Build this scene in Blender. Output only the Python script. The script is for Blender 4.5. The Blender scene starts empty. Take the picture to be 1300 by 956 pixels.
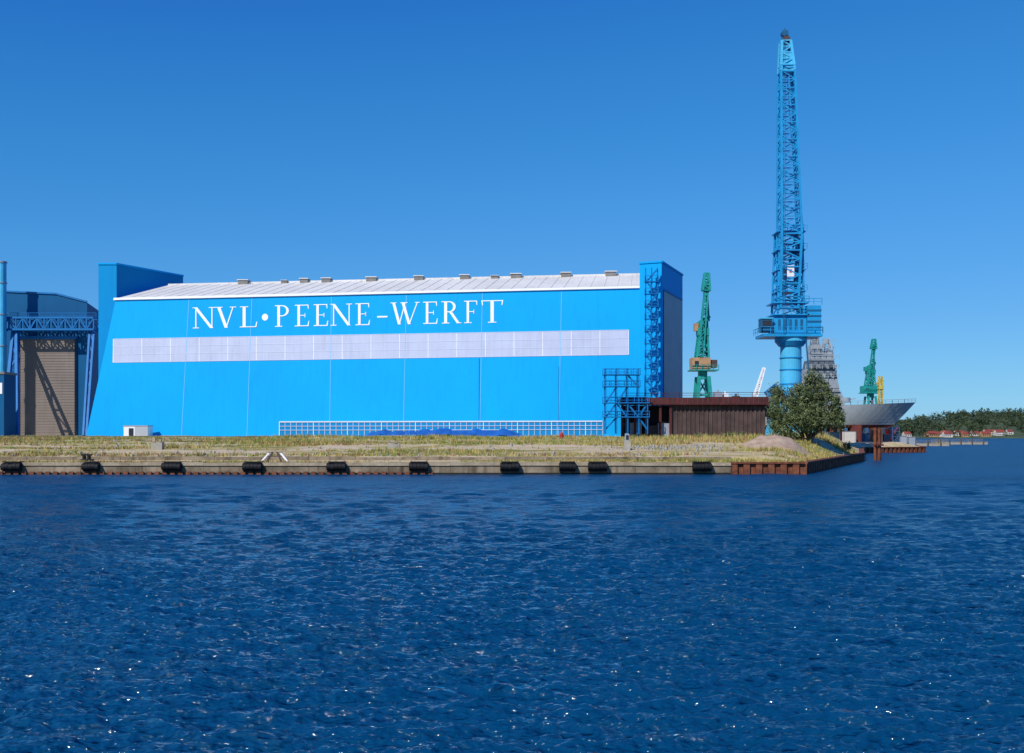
import bpy, math, random
import numpy as np
from mathutils import Vector, noise
random.seed(7); rng=np.random.default_rng(7)
sc=bpy.context.scene
CH=5.0
def W(px,py,D): return Vector(((px-650)*D/1300.0, D, CH+(550-py)*D/1300.0))

# ---------------------------------------------------------------- materials
def mat(name,col,rough=0.6,var=0.12,scale=0.6,metal=0.0,bump=0.0,bscale=8,stretch=(1,1,1),col2=None,streak=0.0,spec=0.3):
    m=bpy.data.materials.new(name); m.use_nodes=True
    nt=m.node_tree; N=nt.nodes; L=nt.links
    b=N['Principled BSDF']; b.inputs['Roughness'].default_value=rough; b.inputs['Metallic'].default_value=metal; b.inputs['Specular IOR Level'].default_value=spec
    tc=N.new('ShaderNodeTexCoord'); mp=N.new('ShaderNodeMapping'); mp.inputs['Scale'].default_value=stretch
    L.new(tc.outputs['Object'],mp.inputs['Vector'])
    n=N.new('ShaderNodeTexNoise'); n.inputs['Scale'].default_value=scale; n.inputs['Detail'].default_value=6; n.inputs['Roughness'].default_value=0.6
    L.new(mp.outputs[0],n.inputs['Vector'])
    r=N.new('ShaderNodeValToRGB'); r.color_ramp.elements[0].position=0.32; r.color_ramp.elements[1].position=0.68
    c=Vector(col); d=Vector(col2) if col2 else c*(1+var)
    a=c if col2 else c*(1-var)
    r.color_ramp.elements[0].color=(*a,1); r.color_ramp.elements[1].color=(*[min(1,x) for x in d],1)
    L.new(n.outputs['Fac'],r.inputs[0]); out=r.outputs[0]
    if streak>0:
        mp2=N.new('ShaderNodeMapping'); mp2.inputs['Scale'].default_value=(1.6,1.6,0.06)
        L.new(tc.outputs['Object'],mp2.inputs['Vector'])
        n2=N.new('ShaderNodeTexNoise'); n2.inputs['Scale'].default_value=1.0; n2.inputs['Detail'].default_value=4
        L.new(mp2.outputs[0],n2.inputs['Vector'])
        mr=N.new('ShaderNodeMapRange'); mr.inputs[1].default_value=0.5; mr.inputs[2].default_value=0.75; mr.inputs[3].default_value=1; mr.inputs[4].default_value=1-streak
        L.new(n2.outputs['Fac'],mr.inputs[0])
        mx=N.new('ShaderNodeVectorMath'); mx.operation='SCALE'
        L.new(out,mx.inputs[0]); L.new(mr.outputs[0],mx.inputs['Scale']); out=mx.outputs[0]
    L.new(out,b.inputs['Base Color'])
    if bump>0:
        n3=N.new('ShaderNodeTexNoise'); n3.inputs['Scale'].default_value=bscale; n3.inputs['Detail'].default_value=5
        L.new(tc.outputs['Object'],n3.inputs['Vector'])
        bp=N.new('ShaderNodeBump'); bp.inputs['Distance'].default_value=bump
        L.new(n3.outputs['Fac'],bp.inputs['Height']); L.new(bp.outputs[0],b.inputs['Normal'])
    return m
M={}
def mk(k,*a,**kw): M[k]=mat(k,*a,**kw); return M[k]
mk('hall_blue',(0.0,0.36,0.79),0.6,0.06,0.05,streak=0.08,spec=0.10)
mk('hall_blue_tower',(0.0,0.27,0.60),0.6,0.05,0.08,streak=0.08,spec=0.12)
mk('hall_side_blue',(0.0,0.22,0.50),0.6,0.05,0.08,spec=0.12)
mk('seam',(0.14,0.50,0.84),0.5,0.05)
mk('white_paint',(0.82,0.82,0.82),0.5,0.03)
mk('roof_white',(0.66,0.64,0.60),0.6,0.08,0.15,streak=0.2)
mk('glazing',(0.47,0.51,0.66),0.4,0.06,0.25,streak=0.10)
mk('glazing_bar',(0.56,0.59,0.71),0.5,0.05)
mk('grey_panel',(0.30,0.34,0.40),0.5,0.1,0.3)
mk('vent_grey',(0.22,0.20,0.18),0.6,0.2)
mk('dark_blue_wall',(0.004,0.095,0.23),0.6,0.08,0.1,streak=0.1,spec=0.15)
mk('gate_brown',(0.23,0.185,0.155),0.6,0.1,0.2,streak=0.15)
mk('steel_blue',(0.004,0.15,0.40),0.5,0.12,0.5)
mk('crane_blue',(0.015,0.30,0.60),0.45,0.15,0.4)
mk('crane_light',(0.08,0.47,0.72),0.45,0.12,0.3,streak=0.2)
mk('crane_dark',(0.015,0.11,0.23),0.5,0.2,0.5)
mk('green_steel',(0.012,0.27,0.24),0.5,0.2,0.4)
mk('tan_steel',(0.42,0.24,0.12),0.6,0.25,0.4)
mk('yellow_steel',(0.55,0.42,0.08),0.5,0.15)
mk('rust_red',(0.085,0.018,0.018),0.7,0.3,0.6)
mk('rust_wall',(0.085,0.055,0.05),0.75,0.3,0.5,streak=0.3)
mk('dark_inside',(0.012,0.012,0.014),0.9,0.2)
mk('rust_pile',(0.18,0.06,0.03),0.8,0.45,1.5,streak=0.4)
mk('concrete',(0.13,0.10,0.065),0.85,0.3,0.35,bump=0.05,bscale=3,col2=(0.36,0.28,0.19),streak=0.6)
mk('coping',(0.26,0.20,0.13),0.9,0.3,0.6,bump=0.05,bscale=3,col2=(0.48,0.39,0.27),streak=0.2)
mk('concrete_light',(0.36,0.33,0.27),0.85,0.2,0.8,bump=0.03)
mk('rubber',(0.010,0.010,0.011),0.7,0.3,3)
mk('tide_mark',(0.02,0.018,0.012),0.6,0.4,2)
mk('ship_grey',(0.36,0.40,0.42),0.5,0.08,0.2,streak=0.2)
mk('ship_dark',(0.13,0.15,0.17),0.55,0.2,0.4)
mk('ship_mid',(0.26,0.29,0.31),0.55,0.2,0.3)
mk('red_paint',(0.42,0.025,0.02),0.5,0.15)
mk('faded_red',(0.16,0.04,0.03),0.7,0.2)
mk('faded_blue',(0.04,0.10,0.20),0.7,0.2)
mk('tarp_blue',(0.01,0.10,0.38),0.5,0.2,0.8,bump=0.1,bscale=1.5)
mk('roof_tile',(0.24,0.05,0.035),0.7,0.3,0.3)
mk('house_wall',(0.58,0.54,0.48),0.8,0.1,0.3)
mk('window_dark',(0.03,0.035,0.045),0.2,0.1)
mk('bark',(0.10,0.075,0.05),0.9,0.3,4,bump=0.02)
mk('leaf_a',(0.10,0.13,0.045),0.6,0.25,0.6)
mk('leaf_b',(0.17,0.20,0.085),0.6,0.2,0.6)
mk('leaf_c',(0.05,0.075,0.025),0.7,0.25,0.6)
mk('far_leaf',(0.035,0.055,0.028),0.8,0.25,0.05)
mk('far_leaf_b',(0.06,0.085,0.035),0.8,0.25,0.05)
mk('grass_straw',(0.52,0.40,0.15),0.8,0.25,0.3)
mk('grass_olive',(0.30,0.29,0.065),0.8,0.25,0.3)
mk('grass_green',(0.15,0.22,0.035),0.8,0.25,0.3)
mk('grass_rust',(0.27,0.14,0.06),0.8,0.25,0.3)
mk('sand_heap',(0.34,0.23,0.16),0.95,0.2,0.8,bump=0.15,bscale=2,col2=(0.46,0.34,0.25))
mk('rubble',(0.30,0.28,0.25),0.9,0.25,2)

# ---------------------------------------------------------------- mesh builder
class B:
    def __init__(s,name,parent=None): s.n=name; s.v=[]; s.f=[]; s.mi=[]; s.ms=[]; s.p=parent
    def m(s,k):
        if k not in s.ms: s.ms.append(k)
        return s.ms.index(k)
    def poly(s,pts,k):
        b=len(s.v); s.v+= [tuple(p) for p in pts]; s.f.append(tuple(range(b,b+len(pts)))); s.mi.append(s.m(k))
    def prism(s,bot,top,k,kt=None):
        n=len(bot); b=len(s.v); s.v+=[tuple(p) for p in bot]+[tuple(p) for p in top]; i=s.m(k); j=s.m(kt or k)
        for a in range(n):
            c=(a+1)%n; s.f.append((b+a,b+c,b+n+c,b+n+a)); s.mi.append(i)
        s.f.append(tuple(range(b+n-1,b-1,-1))); s.mi.append(i)
        s.f.append(tuple(range(b+n,b+2*n))); s.mi.append(j)
    def box(s,x0,x1,y0,y1,z0,z1,k,kt=None):
        q=[(x0,y0),(x1,y0),(x1,y1),(x0,y1)]
        s.prism([(x,y,z0) for x,y in q],[(x,y,z1) for x,y in q],k,kt)
    def beam(s,p,q,w,k,w2=None,h=None):
        p=Vector(p);q=Vector(q);d=q-p
        if d.length<1e-6:return
        d.normalize(); r=Vector((0,1,0)) if abs(d.y)<0.9 else Vector((0,0,1))
        a=d.cross(r).normalized(); c=d.cross(a); w2=w if w2 is None else w2; hh=h or w; h2=hh*w2/w
        s.prism([p+a*x*w/2+c*y*hh/2 for x,y in((-1,-1),(1,-1),(1,1),(-1,1))],[q+a*x*w2/2+c*y*h2/2 for x,y in((-1,-1),(1,-1),(1,1),(-1,1))],k)
    def cyl(s,p,q,r,k,r2=None,n=16):
        p=Vector(p);q=Vector(q);d=(q-p).normalized(); f=Vector((0,1,0)) if abs(d.y)<0.9 else Vector((0,0,1))
        a=d.cross(f).normalized(); c=d.cross(a); r2=r if r2 is None else r2
        cs=[(math.cos(2*math.pi*i/n),math.sin(2*math.pi*i/n)) for i in range(n)]
        s.prism([p+(a*x+c*y)*r for x,y in cs],[q+(a*x+c*y)*r2 for x,y in cs],k)
    def lattice(s,p0,p1,w0,w1,n,r,rb,k,kb=None,wy0=None,wy1=None):
        p0=Vector(p0);p1=Vector(p1);d=(p1-p0).normalized()
        f=Vector((0,1,0)) if abs(d.y)<0.9 else Vector((1,0,0))
        a=d.cross(f).normalized(); c=a.cross(d).normalized(); kb=kb or k
        wy0=wy0 or w0; wy1=wy1 or w1; lv=[]
        for i in range(n+1):
            t=i/n; o=p0.lerp(p1,t); wa=(w0+(w1-w0)*t)/2; wb=(wy0+(wy1-wy0)*t)/2
            lv.append([o-a*wa-c*wb,o+a*wa-c*wb,o+a*wa+c*wb,o-a*wa+c*wb])
        for j in range(4): s.beam(lv[0][j],lv[n][j],r,k)
        for i in range(n+1):
            for j in range(4): s.beam(lv[i][j],lv[i][(j+1)%4],rb,kb)
        for i in range(n):
            for j in range(4):
                e=(i+j)%2; s.beam(lv[i][(j+e)%4],lv[i+1][(j+1-e)%4],rb,kb)
    def rail(s,pts,h,k,r=0.07,step=1.6):
        for a,b in zip(pts[:-1],pts[1:]):
            a=Vector(a);b=Vector(b);n=max(1,int((b-a).length/step)); u=Vector((0,0,h))
            s.beam(a+u,b+u,r,k); s.beam(a+u*.5,b+u*.5,r*.7,k)
            for i in range(n+1):
                q=a.lerp(b,i/n); s.beam(q,q+u,r,k)
    def done(s,smooth=False):
        me=bpy.data.meshes.new(s.n); me.from_pydata(s.v,[],s.f)
        for k in s.ms: me.materials.append(M[k])
        me.polygons.foreach_set('material_index',s.mi)
        if smooth: me.polygons.foreach_set('use_smooth',[True]*len(s.f))
        me.update(); o=bpy.data.objects.new(s.n,me); sc.collection.objects.link(o)
        if s.p: o.parent=s.p
        return o
def empty(n):
    o=bpy.data.objects.new(n,None); sc.collection.objects.link(o); return o
def quadsobj(name,V,mi,ms,parent=None):
    n=V.shape[0]; kk=V.shape[1]; me=bpy.data.meshes.new(name)
    me.vertices.add(n*kk); me.vertices.foreach_set('co',V.reshape(-1).astype(np.float32))
    me.loops.add(n*kk); me.loops.foreach_set('vertex_index',np.arange(n*kk,dtype=np.int32))
    me.polygons.add(n); me.polygons.foreach_set('loop_start',np.arange(0,n*kk,kk,dtype=np.int32))
    for k in ms: me.materials.append(M[k])
    me.polygons.foreach_set('material_index',mi.astype(np.int32)); me.update(calc_edges=True); me.validate()
    o=bpy.data.objects.new(name,me); sc.collection.objects.link(o)
    if parent:o.parent=parent
    return o

# ---------------------------------------------------------------- terrain
EDGE=[(125,35.6),(185,63.3),(230,78.5),(258,88.5),(268,108),(300,118),(340,128),(480,150),(900,150)]
def edge(D): return float(np.interp(D,[e[0] for e in EDGE],[e[1] for e in EDGE]))
def gz(X,D):
    zf=float(np.interp(D,[125,130.9,131.1,138,150,165,180,205,225,260],[1.42,1.46,1.95,2.5,3.2,3.85,4.35,4.4,4.2,2.6]))
    if D>205 and X<40: zf=4.4
    zf+=noise.noise(Vector((X*0.07,D*0.09,1)))*0.35*min(1,max(0,(D-132)/10))+noise.noise(Vector((X*0.4,D*0.4,5)))*0.10*min(1,max(0,(D-131)/3))
    t=min(1,max(0,(edge(D)-X)/7)); t=t*t*(3-2*t)
    return 1.42+(zf-1.42)*t
Ds=list(np.arange(125.05,131,0.7))+[130.95,131.1]+list(np.arange(131.8,210,0.9))+list(np.arange(212,256,4))+[258,260,262,264,266,268,272,280,290,300,320,340,400,480,600,900]
NX=300; vs=[];fs=[]
us=np.concatenate([np.linspace(-600,-140,24),np.linspace(-138,-0.5,NX-60)]); 
us=(us-us[-1]); # 0 at edge
for D in Ds:
    e=edge(D)-0.3
    for u in us:
        X=e+u*1.15; vs.append((X,D,gz(X,D)))
n=len(us)
for i in range(len(Ds)-1):
    for j in range(n-1): a=i*n+j; fs.append((a,a+1,a+n+1,a+n))
me=bpy.data.meshes.new('ground'); me.from_pydata(vs,[],fs); me.polygons.foreach_set('use_smooth',[True]*len(fs))
g=bpy.data.objects.new('ground',me); sc.collection.objects.link(g)
m=bpy.data.materials.new('ground'); m.use_nodes=True; nt=m.node_tree;N=nt.nodes;L=nt.links
b=N['Principled BSDF']; b.inputs['Roughness'].default_value=0.95; b.inputs['Specular IOR Level'].default_value=0.1
tc=N.new('ShaderNodeTexCoord'); mp=N.new('ShaderNodeMapping'); mp.inputs['Scale'].default_value=(0.3,1,1); L.new(tc.outputs['Object'],mp.inputs[0])
n1=N.new('ShaderNodeTexNoise'); n1.inputs['Scale'].default_value=0.16; n1.inputs['Detail'].default_value=8; n1.inputs['Roughness'].default_value=0.65
L.new(mp.outputs[0],n1.inputs['Vector'])
r=N.new('ShaderNodeValToRGB'); cr=r.color_ramp
cr.elements[0].position=0.33; cr.elements[0].color=(0.15,0.17,0.04,1)
cr.elements[1].position=0.42; cr.elements[1].color=(0.30,0.25,0.08,1)
for p,c in((0.48,(0.46,0.36,0.17,1)),(0.54,(0.60,0.48,0.33,1)),(0.62,(0.52,0.40,0.27,1)),(0.70,(0.30,0.18,0.10,1))):
    e=cr.elements.new(p); e.color=c
L.new(n1.outputs['Fac'],r.inputs[0]); L.new(r.outputs[0],b.inputs['Base Color'])
n2=N.new('ShaderNodeTexNoise'); n2.inputs['Scale'].default_value=3; n2.inputs['Detail'].default_value=6; L.new(tc.outputs['Object'],n2.inputs['Vector'])
bp=N.new('ShaderNodeBump'); bp.inputs['Distance'].default_value=0.25; L.new(n2.outputs['Fac'],bp.inputs['Height']); L.new(bp.outputs[0],b.inputs['Normal'])
me.materials.append(m)

# grass
def grass(name,cnt,xr,dr,hr,bl=5,wts=(0.40,0.30,0.14,0.16),thr=-0.08):
    V=[];mi=[]
    while len(mi)<cnt*bl:
        X=random.uniform(*xr); D=random.uniform(*dr)
        if X>edge(D)-0.6: continue
        pn=noise.noise(Vector((X*0.045,D*0.26,9)))
        if pn<thr and random.random()<0.96: continue
        if 137.5<D<149 and X<32 and noise.noise(Vector((X*.03,D*.2,50)))>-.25 and random.random()<.94: continue
        k0=noise.noise(Vector((X*0.05,D*0.15,30)))
        z=gz(X,D)-0.05; h0=random.uniform(*hr)*(0.55+0.9*max(0,pn+0.3))
        w=list(wts)
        if k0>0.08 or D>162 and k0>-.12: w[2]*=4;w[1]*=2.5
        if k0<-0.18: w[3]*=3
        if D<136: w[3]*=1.8
        if X>20: w[0]*=1.6; w[2]*=.6; h0*=1.6
        c=random.choices((0,1,2,3),w)[0]
        for _ in range(bl):
            a=random.uniform(0,6.283); dx=random.gauss(0,0.16);dy=random.gauss(0,0.16); h=h0*random.uniform(.5,1.2); ww=random.uniform(0.03,0.07)
            lx=random.gauss(0,0.22)*h; ly=random.gauss(0,0.22)*h; ca=math.cos(a)*ww; sa=math.sin(a)*ww
            V.append(((X+dx-ca,D+dy-sa,z),(X+dx+ca,D+dy+sa,z),(X+dx+lx,D+dy+ly,z+h))); mi.append(c)
    return quadsobj(name,np.array(V),np.array(mi),['grass_straw','grass_olive','grass_green','grass_rust'])
grass('dry_grass',22000,(-125,66),(131.5,180),(0.2,0.62))
grass('quay_edge_grass',5000,(-120,60),(125.6,131),(0.12,0.35),thr=0.05)

# ---------------------------------------------------------------- quay wall
q=B('quay_wall'); XE=(927-650)*125/1300
x=-420.0
while x<XE-0.01:
    x2=min(x+7.5,XE); dz=random.uniform(-.05,.05)
    q.box(x+0.02,x2-0.02,124.6,125.4,-1.5,1.05+dz*.3,'concrete'); q.box(x+0.01,x2-0.01,124.45,125.6,1.05+dz*.3+.003,1.44+dz,'coping')
    x=x2
q.box(-420,XE,124.72,124.9,-1.4,1.0,'concrete')
q.box(-420,XE-.1,124.5,124.597,-1,0.20,'tide_mark')
x=(0-650)*.096
while x<(545-650)*.096:
    q.box(x,x+0.55,124.3,124.496,-1,0.34,'rust_pile'); x+=0.95
q.done()
sp=B('sheet_pile_wall')
path=[(XE+.05,124.9),(35.6,124.9),(63.3,185),(78.5,230),(88.5,258),(108,268),(118,300),(128,340),(150,480)]
for (xa,ya),(xb,yb) in zip(path[:-1],path[1:]):
    a=Vector((xa,ya,0));b_=Vector((xb,yb,0));d=b_-a;Ln=d.length;d.normalize();nn=Vector((d.y,-d.x,0)); t=0;st=0.75;i=0
    while t<Ln-0.01:
        t2=min(t+st,Ln); o=nn*(0.0 if i%2 else 0.34)
        p=a+d*t+o;p2=a+d*t2+o
        sp.prism([p+Vector((0,0,-1.5)),p2+Vector((0,0,-1.5)),p2-nn*.8+Vector((0,0,-1.5)),p-nn*.8+Vector((0,0,-1.5))],[p+Vector((0,0,1.3)),p2+Vector((0,0,1.3)),p2-nn*.8+Vector((0,0,1.3)),p-nn*.8+Vector((0,0,1.3))],'rust_pile'); t=t2;i+=1
    p=a+nn*.45;p2=b_+nn*.45
    sp.prism([p+Vector((0,0,1.303)),p2+Vector((0,0,1.303)),p2-nn*1.2+Vector((0,0,1.303)),p-nn*1.2+Vector((0,0,1.303))],[p+Vector((0,0,1.5)),p2+Vector((0,0,1.5)),p2-nn*1.2+Vector((0,0,1.5)),p-nn*1.2+Vector((0,0,1.5))],'rust_pile')
sp.done()
# low retaining kerb behind the quay
k=B('low_retaining_wall'); x=-200.0
while x<(880-650)*.1:
    k.box(x,x+5.96,130.8,131.2,1.3,2.0+random.uniform(-.06,.06),'concrete'); x+=6
k.done()
# fenders
for px in (18,118,220,322,428,532,647,720,758,890):
    X=(px-650)*.096; w=1.15 if px not in(720,118) else 1.0
    f=B('rubber_fender')
    for i in range(5):
        xx=X-w+ (i+.5)*2*w/5; jz=random.uniform(-.04,.04)
        f.cyl((xx-w/5*.92,124.05,0.95+jz),(xx+w/5*.92,124.05,0.95+jz),0.40,'rubber',n=14)
    f.box(X-w,X+w,124.2,124.44,0.35,1.40,'rubber'); f.box(X-w*.9,X+w*.9,123.95,125.2,1.46,1.56,'rubber')
    f.beam((X-w*.8,124.0,0.95),(X-w*.8,124.5,1.7),.06,'rust_red'); f.beam((X+w*.8,124.0,0.95),(X+w*.8,124.5,1.7),.06,'rust_red')
    f.done()

# ---------------------------------------------------------------- water
wm=bpy.data.materials.new('water'); wm.use_nodes=True; nt=wm.node_tree;N=nt.nodes;L=nt.links
b=N['Principled BSDF']; b.inputs['Base Color'].default_value=(0.0012,0.046,0.120,1); b.inputs['IOR'].default_value=1.33
tc=N.new('ShaderNodeTexCoord')
sx=N.new('ShaderNodeSeparateXYZ'); L.new(tc.outputs['Object'],sx.inputs[0])
rg_=N.new('ShaderNodeMapRange'); rg_.inputs[1].default_value=25; rg_.inputs[2].default_value=110; rg_.inputs[3].default_value=.06; rg_.inputs[4].default_value=.34
L.new(sx.outputs['Y'],rg_.inputs[0]); L.new(rg_.outputs[0],b.inputs['Roughness'])
def nz(sc_,st,det,rg=0.55,rot=0.25):
    mp=N.new('ShaderNodeMapping'); mp.inputs['Scale'].default_value=st; mp.inputs['Rotation'].default_value=(0,0,rot); L.new(tc.outputs['Object'],mp.inputs[0])
    n=N.new('ShaderNodeTexNoise'); n.inputs['Scale'].default_value=sc_; n.inputs['Detail'].default_value=det; n.inputs['Roughness'].default_value=rg; L.new(mp.outputs[0],n.inputs['Vector']); return n.outputs['Fac']
def bumpn(h,dist,prev=None,strg=1.0):
    bp=N.new('ShaderNodeBump'); bp.inputs['Distance'].default_value=dist; bp.inputs['Strength'].default_value=strg; L.new(h,bp.inputs['Height'])
    if prev: L.new(prev,bp.inputs['Normal'])
    return bp
gust=N.new('ShaderNodeMapRange'); gust.inputs[1].default_value=.35; gust.inputs[2].default_value=.65; gust.inputs[3].default_value=.55; gust.inputs[4].default_value=1.0
L.new(nz(0.06,(.35,1,1),3),gust.inputs[0])
b0=bumpn(nz(1.5,(0.6,1.2,1),3,0.6,-0.15),0.9)
b1=bumpn(nz(4.5,(0.7,1,1),3,0.55),0.16,b0.outputs[0])
L.new(gust.outputs[0],b0.inputs['Strength']); L.new(gust.outputs[0],b1.inputs['Strength'])
L.new(b1.outputs[0],b.inputs['Normal'])
rows=1150; cols=850
kk=np.linspace(1/9.0,1/150.0,rows); ys=1/kk
uu=np.linspace(-1,1,cols)
Y=np.repeat(ys[:,None],cols,1); X=uu[None,:]*(0.62*Y+7)
def waves(X,Y):
    Z=np.zeros_like(X); r2=np.random.default_rng(3)
    sp=np.maximum(np.abs(np.gradient(Y,axis=0)),0.6*np.abs(np.gradient(X,axis=1)))
    far=np.clip((Y-30)/50,0,1)
    for i in range(92):
        if i<56: lam=0.26*(1.031**i)
        elif i<64: lam=r2.uniform(1.6,2.6)
        else: lam=r2.uniform(1.6,5.0)
        th=r2.normal(math.radians(75),0.6); kx=math.cos(th)*2*math.pi/lam; ky=math.sin(th)*2*math.pi/lam
        ph=r2.uniform(0,6.28); A=0.0160*lam**0.95*(1 if i<56 else .45)
        if i>=64: A=0.0095*lam*far
        fade=np.clip((lam/np.maximum(sp,1e-3)-2.0)/3,0,1)
        mod=0.45+0.55*np.sin(X*r2.uniform(-.6,.6)+Y*r2.uniform(-.6,.6)+r2.uniform(0,6))
        s=np.sin(kx*X+ky*Y+ph); Z+=A*fade*mod*(s-0.38*np.cos(2*(kx*X+ky*Y+ph)))
    return Z
Z=waves(X,Y); edgef=np.clip((1-np.abs(uu))/0.04,0,1)[None,:]*np.clip((150-Y)/10,0,1); Z=Z*edgef
co=np.stack([X,Y,Z],-1).reshape(-1,3)
idx=np.arange(rows*cols).reshape(rows,cols)
F=np.stack([idx[:-1,:-1],idx[1:,:-1],idx[1:,1:],idx[:-1,1:]],-1).reshape(-1,4)[:,::-1]
x9=0.62*9+7; x150=0.62*150+7; ext=np.array([(-x9,9,0),(x9,9,0),(x150,150,0),(-x150,150,0),(-6000,-300,0),(6000,-300,0),(6000,6000,0),(-6000,6000,0)],float)
nb=len(co); co=np.vstack([co,ext]); F=np.vstack([F,np.array([[nb+4,nb+5,nb+1,nb],[nb+5,nb+6,nb+2,nb+1],[nb+6,nb+7,nb+3,nb+2],[nb+7,nb+4,nb,nb+3]])])
me=bpy.data.meshes.new('water'); me.vertices.add(len(co)); me.vertices.foreach_set('co',co.reshape(-1).astype(np.float32))
me.loops.add(F.size); me.loops.foreach_set('vertex_index',F.reshape(-1).astype(np.int32)); me.polygons.add(len(F)); me.polygons.foreach_set('loop_start',np.arange(0,F.size,4,dtype=np.int32))
me.polygons.foreach_set('use_smooth',np.ones(len(F),dtype=bool)); me.update(calc_edges=True); me.materials.append(wm)
o=bpy.data.objects.new('water',me); sc.collection.objects.link(o)

# ---------------------------------------------------------------- shipyard hall
H=empty('shipyard_hall')
C0=Vector((0,0,CH))
A_=W(818,365,190); A2=W(147,380,207); A3=W(818,552,187)
nrm=(A2-A_).cross(A3-A_).normalized()
if nrm.y>0: nrm=-nrm
def onf(px,py,off=0.0):
    d=Vector(((px-650)/1300,1,(550-py)/1300)); t=nrm.dot(A_-C0)/nrm.dot(d); return C0+d*t+nrm*off
def fpan(bb,pts,k,o1,o0=0.0):
    bb.prism([onf(x,y,o0) for x,y in pts],[onf(x,y,o1) for x,y in pts],k)
f=B('facade_wall',H)
back=Vector((3,40,0))
fp=[onf(147,380),onf(818,365),onf(818,558),onf(108.5,558)]
f.poly(fp,'hall_blue')
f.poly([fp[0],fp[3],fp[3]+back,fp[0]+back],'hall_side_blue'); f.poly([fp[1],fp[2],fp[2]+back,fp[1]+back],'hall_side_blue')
f.done()
f=B('facade_trim',H)
def yt(x): return 380-15*(x-147)/671
for xt,xb in ((240,230.5),(320,313.5),(421,418.5),(516,512),(612.5,609),(713,709)):
    fpan(f,[(xt-.32,yt(xt)+3),(xt+.32,yt(xt)+3),(xb+.32,556),(xb-.32,556)],'seam',0.06)
fpan(f,[(145.5,378.6),(818,363.4),(818,366),(145,381.4)],'white_paint',0.35)
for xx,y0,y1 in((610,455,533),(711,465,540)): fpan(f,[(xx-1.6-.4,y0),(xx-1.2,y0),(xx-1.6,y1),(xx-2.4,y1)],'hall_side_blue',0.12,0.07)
f.done()
# glazing band
f=B('window_band',H)
def yb0(x): return 430.5-11.5*(x-144)/654
def yb1(x): return 460.3-10*(x-144)/654
fpan(f,[(144,yb0(144)),(798,yb0(798)),(798,yb1(798)),(143,yb1(144))],'glazing',0.05)
n=72
for i in range(n+1):
    x=144+654*i/n; w=.18 if i%4 else .35
    fpan(f,[(x-w,yb0(x)),(x+w,yb0(x)),(x+w,yb1(x)),(x-w,yb1(x))],'glazing_bar' if i%4 else 'white_paint',0.07)
for j in (0,2,4,6):
    t=j/6; w=.3
    y=lambda x:yb0(x)+(yb1(x)-yb0(x))*t
    fpan(f,[(144,y(144)-w),(798,y(798)-w),(798,y(798)+w),(144,y(144)+w)],'glazing_bar',0.09)
f.done()
f=B('base_railing',H)  # railing along the hall foot: posts and rails over a blue backing
fpan(f,[(355,537),(765,536),(765,553),(355,553)],'hall_side_blue',0.05)
for i in range(58):
    x=355+410*i/57; fpan(f,[(x-.35,535.5),(x+.35,535.5),(x+.35,553),(x-.35,553)],'white_paint' if i%6==0 else 'glazing',0.14)
for y,w in((535,1.6),(541,.6),(546,.6)): fpan(f,[(355,y),(765,y-.8),(765,y-.8+w),(355,y+w)],'glazing_bar',0.2)
f.done()
# roof
f=B('roof',H)
e0=onf(146,380,0.3); e1=onf(818,365,0.3); r0=W(214,362,219); r1=W(818,348.5,202)
f.poly([e0,e1,r1,r0],'roof_white'); bk0=r0+Vector((8,22,-9)); bk1=r1+Vector((3,26,-9)); f.poly([r0,r1,bk1,bk0],'roof_white')
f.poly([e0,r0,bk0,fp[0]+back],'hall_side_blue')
for i in range(1,42):
    t=i/42; a=e0.lerp(e1,t)+Vector((0,0,.02));c=r0.lerp(r1,t)+Vector((0,0,.02)); f.beam(a,c,.10,'roof_white')
f.beam(r0,r1,.5,'roof_white')
f.done()
f=B('roof_vents',H)
for px,w in ((310,10),(387,8),(415,9),(472,10),(532,9),(590,9),(655,10),(718,9),(775,10),(362,6),(628,7)):
    t=(px-214)/(818-214); c=r0.lerp(r1,t); c.x=(px-650)*c.y/1300; ww=w*.157/2*1.3; h=0.7 if w>7 else .4
    f.box(c.x-ww,c.x+ww,c.y-1.2,c.y+1.2,c.z-.4,c.z+h*.75,'vent_grey'); f.box(c.x-ww*1.15,c.x+ww*1.15,c.y-1.4,c.y+1.4,c.z+h*.75+.01,c.z+h,'roof_white')
f.done()
# towers
def tower(name,fl,fr,br,zt,kf,ks):
    t=B(name,H); bl=br+(fl-fr)
    for z0,z1 in((2,zt),):
        P=[fl,fr,br,bl]; b0=[Vector((p.x,p.y,z0)) for p in P]; t0=[Vector((p.x,p.y,z1)) for p in P]
        for i,kx in enumerate((kf,ks,kf,kf)):
            j=(i+1)%4; t.poly([b0[i],b0[j],t0[j],t0[i]],kx)
        t.poly(t0,kf)
    for i in range(4):
        j=(i+1)%4; t.beam(Vector((P[i].x,P[i].y,zt+.15)),Vector((P[j].x,P[j].y,zt+.15)),.35,'hall_blue')
    return t
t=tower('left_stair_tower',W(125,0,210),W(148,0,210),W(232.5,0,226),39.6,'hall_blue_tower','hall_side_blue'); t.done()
t=tower('right_stair_tower',W(812,0,188.6),W(840,0,187.0),W(866.5,0,203),36.2,'hall_blue','hall_blue'); 
a=W(842.5,0,187+1.2);b_=W(865.3,0,202.2); off=(W(866.5,0,203)-W(840,0,187)).cross(Vector((0,0,1))).normalized()*0.08
a+=off;b_+=off
def zat(py,D): return CH+(550-py)*D/1300
t.poly([(a.x,a.y,6),(b_.x,b_.y,6),(b_.x,b_.y,31.2),(a.x,a.y,31.2)],'grey_panel')
t.beam((a.x,a.y,31.3),(b_.x,b_.y,31.3),.25,'hall_side_blue'); t.done()
t=B('ladder_tower',H)
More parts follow.
